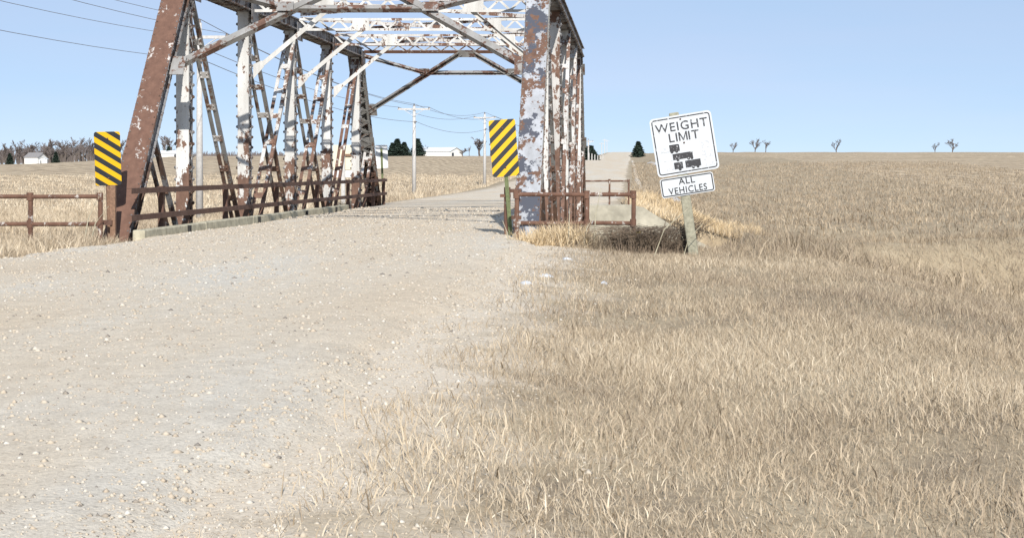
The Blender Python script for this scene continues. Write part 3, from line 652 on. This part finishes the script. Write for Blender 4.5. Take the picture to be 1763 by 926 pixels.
lab(blades('golden_grass', 'grass_blond', 14000, (-.2, 5), (54.3, 64), (.12, .40), (.012, .025), .7, None), 'golden grass strip along the top of the wing wall', 'grass')
lab(blades('bank_grass', 'grass_dull', 60000, (1.5, 22), (24, 56), (.12, .40), (.008, .02), .8, lambda x, y: x < y*.28, 1, .1), 'dull grass on the creek banks downstream of the bridge', 'grass')
def clump(name, mat, label, cx, cy, rx, ry_, n, hh, wd, lean, bias=0):
    o = blades(name, mat, n*2, (cx-rx, cx+rx), (cy-ry_, cy+ry_), hh, wd, lean, lambda x, y: ((x-cx)/rx)**2+((y-cy)/ry_)**2 < rng.random(len(x)), 1, bias)
    return lab(o, label, 'grass')
clump('blond_grass_clump', 'grass_blond', 'pale blond grass tuft at the foot of the blotchy white end post', -1.25, 25.5, .75, .5, 2200, (.15, .36), (.006, .013), .9, .1)
clump('weed_clump', 'grass_dull', 'tangled brown weeds around the feet of the truss by the pipe railing', -.6, 25.6, 1.0, .6, 2600, (.12, .32), (.005, .010), 1.0)
# tangled dark bush beside the sign post
bo = thing('bush', 'dark tangled leafless bush between the pipe railing and the sign post', 'bush', (.25, 25.2, -.2)); mb = MB()
for i in range(640):
    cx = rr.gauss(.16, .25); cy = 25.35+rr.gauss(0, .16); z0 = float(hgt(cx, cy)); a = rr.uniform(0, 6.28); L = rr.uniform(.3, .85)*(1 if cx < .5 else .7); pts = []
    for k in range(5): u = k/4; pts.append((cx+math.cos(a)*L*.75*u*u+rr.uniform(-.02, .02), cy+math.sin(a)*L*.75*u*u, z0+L*(1.25*u-.8*u*u)+rr.uniform(-.015, .015)))
    mb.tube(pts, [.006, .005, .004, .003, .002], 3, cap=False)
mb.build('stems', 'bush_stem', bo); mb = MB()
for i in range(160):
    cx = rr.uniform(.35, .85); cy = 25.4+rr.uniform(-.25, .25); z0 = float(hgt(cx, cy)); mb.tube([(cx, cy, z0), (cx+rr.uniform(.0, .25), cy, z0+rr.uniform(.2, .38)), (cx+rr.uniform(.1, .5), cy, z0+rr.uniform(.35, .6))], [.005, .004, .002], 3, cap=False)
mb.build('outer_stems', 'bush_stem', bo)
SL = ['tall dry stalk crossing the middle post of the near pipe railing', 'short bent stalk beside the truss feet behind the near pipe railing', 'upright stalk in the blond tuft under the near pipe railing', 'long slanting stalk in front of the dark bush', 'short slanting stalk at the foot of the weight limit sign post', 'slanting stalk in front of the rusty brown end post', 'shorter slanting stalk beside the rusty brown end post', 'low stalk at the road edge by the marker post']
for i, (x, y, h, dx) in enumerate(((-.62, 25.4, .95, .12), (-.78, 25.3, .55, .2), (-1.0, 25.2, .6, .02), (.3, 24.3, .75, .55), (.75, 24.6, .5, .3), (-8.75, 25.9, .75, .25), (-8.62, 25.8, .6, .3), (-1.9, 24.9, .4, -.1))):
    z = float(hgt(x, y)); tag(MB().tube([(x, y, z-.03), (x+dx*.3, y, z+h*.55), (x+dx, y, z+h)], [.011, .008, .004], 5).build('dry_stalk', 'grass_stalk' if 'grass_stalk' in M else 'kerb_timber', off=(x, y, z)), SL[i], 'plant', 'tall dry stalks')
o = thing('litter_scrap', 'tiny yellow scrap at the foot of the last pipe railing post', 'litter', (.06, 25.7, .1)); o['_o'] = [0, 0, 0]
MB().poly([(0, 0, 0), (.05, .01, .01), (.07, 0, .06), (.03, .01, .09), (-.01, 0, .05)], (0, .02, .004)).build('scrap', 'flower_yellow', o)
for px, py, rx, ry_ in ((860, 434, .13, .16), (893, 440, .10, .1), (975, 456, .13, .12), (938, 488, .15, .18), (1040, 490, .08, .22), (905, 503, .1, .1)):
    Yp = (EYE+.13)*F/(py-VY); x = (px-VX)*Yp/F; z = float(hgt(x, Yp)); mb = MB(); vs = [(x, Yp, z+.03)]; n = 14
    for ring, hz in ((.5, .026), (1, -.02)):
        for k in range(n): a = 6.283*k/n; q = ring*(1+.35*math.sin(3*a+px)+.2*math.sin(5*a+py)); vs.append((x+rx*.75*q*math.cos(a), Yp+ry_*q*math.sin(a), z+hz-.012))
    fs = [(0, 1+k, 1+(k+1) % n) for k in range(n)]+[(1+k, 1+n+k, 1+n+(k+1) % n, 1+(k+1) % n) for k in range(n)]
    tag(mb.add(vs, fs).build('snow_patch', 'snow', off=(x, Yp, z), smooth=True), 'small leftover patch of old snow on the verge grass', 'snow', 'snow patches on the verge')
for x, y, rx, ry_ in ((3.2, 210, 1.6, 6), (1.9, 72, .35, 1.2), (4.6, 235, 2.2, 5)):
    z = float(hgt(x, y)); n = 18; vs = [(x, y, z+.22)]+[(x+rx*(1+.3*math.sin(3*k+x))*math.cos(6.283*k/n), y+ry_*(1+.3*math.cos(2*k))*math.sin(6.283*k/n), float(hgt(x+rx*math.cos(6.283*k/n), y+ry_*math.sin(6.283*k/n)))+.02) for k in range(n)]
    tag(MB().add(vs, [(0, 1+k, 1+(k+1) % n) for k in range(n)]).build('snow_patch', 'snow', off=(x, y, z), smooth=True), 'leftover streak of snow on the brown slope beside the climbing road', 'snow', 'snow streaks on the slope')
# loose stones on the near road
n = 52000; y = 4.3+(46-4.3)*rng.random(n)**2.0; x = np.where(rng.random(n) < .2, XR-.4+np.abs(rng.normal(0, .75, n)), rng.uniform(-8.3, XR+.2, n)); k = (x > -.40*y) & ((y < 26.0) | (x < -2.1)) & (x > -8.1); x = x[k]; y = y[k]; n = len(x)
u = (x-XL)/(XR-XL); z = zr(y)+.004+.07*np.clip(np.minimum(u, 1-u)*9, 0, 1)+.012*np.sin(y*.7+u*9); 
from mathutils.bvhtree import BVHTree
dgr = [BVHTree.FromPolygons([v.co[:] for v in o_.data.vertices], [p_.vertices[:] for p_ in o_.data.polygons]) for o_ in (road, ground)]
dn = Vector((0, 0, -1))
for q in range(n):                                      # rest every stone on whatever lies under it
    hs = [h_[0].z for h_ in (t_.ray_cast(Vector((x[q], y[q], 3)), dn) for t_ in dgr) if h_[0] is not None]
    if hs: z[q] = max(hs)
s = rng.uniform(.0025, .0065, n)*(1+rng.random(n)**7*1.8)*(1+y*.05)
oc = np.array([(1,0,0),(0,1,0),(-1,0,0),(0,-1,0),(0,0,.75),(0,0,-.5)], float); fo = np.array([(0,1,4),(1,2,4),(2,3,4),(3,0,4),(1,0,5),(2,1,5),(3,2,5),(0,3,5)])
v = oc[None]*(s[:, None, None]*rng.uniform(.6, 1.4, (n, 6, 1))); a = rng.uniform(0, 6.28, n); ca, sa = np.cos(a)[:, None], np.sin(a)[:, None]
v = np.stack([v[..., 0]*ca-v[..., 1]*sa, v[..., 0]*sa+v[..., 1]*ca, v[..., 2]], -1)+np.stack([x, y, z], 1)[:, None]
lab(npmesh('loose_gravel', v.reshape(-1, 3), (fo[None]+np.arange(n)[:, None, None]*6).reshape(-1, 3), 'stone', np.repeat(np.clip(rng.normal(.5, .25, n), 0, 1), 6)), 'loose pale stones scattered over the gravel road', 'gravel')
for o in bpy.data.objects:
    if '_o' in o: del o['_o']
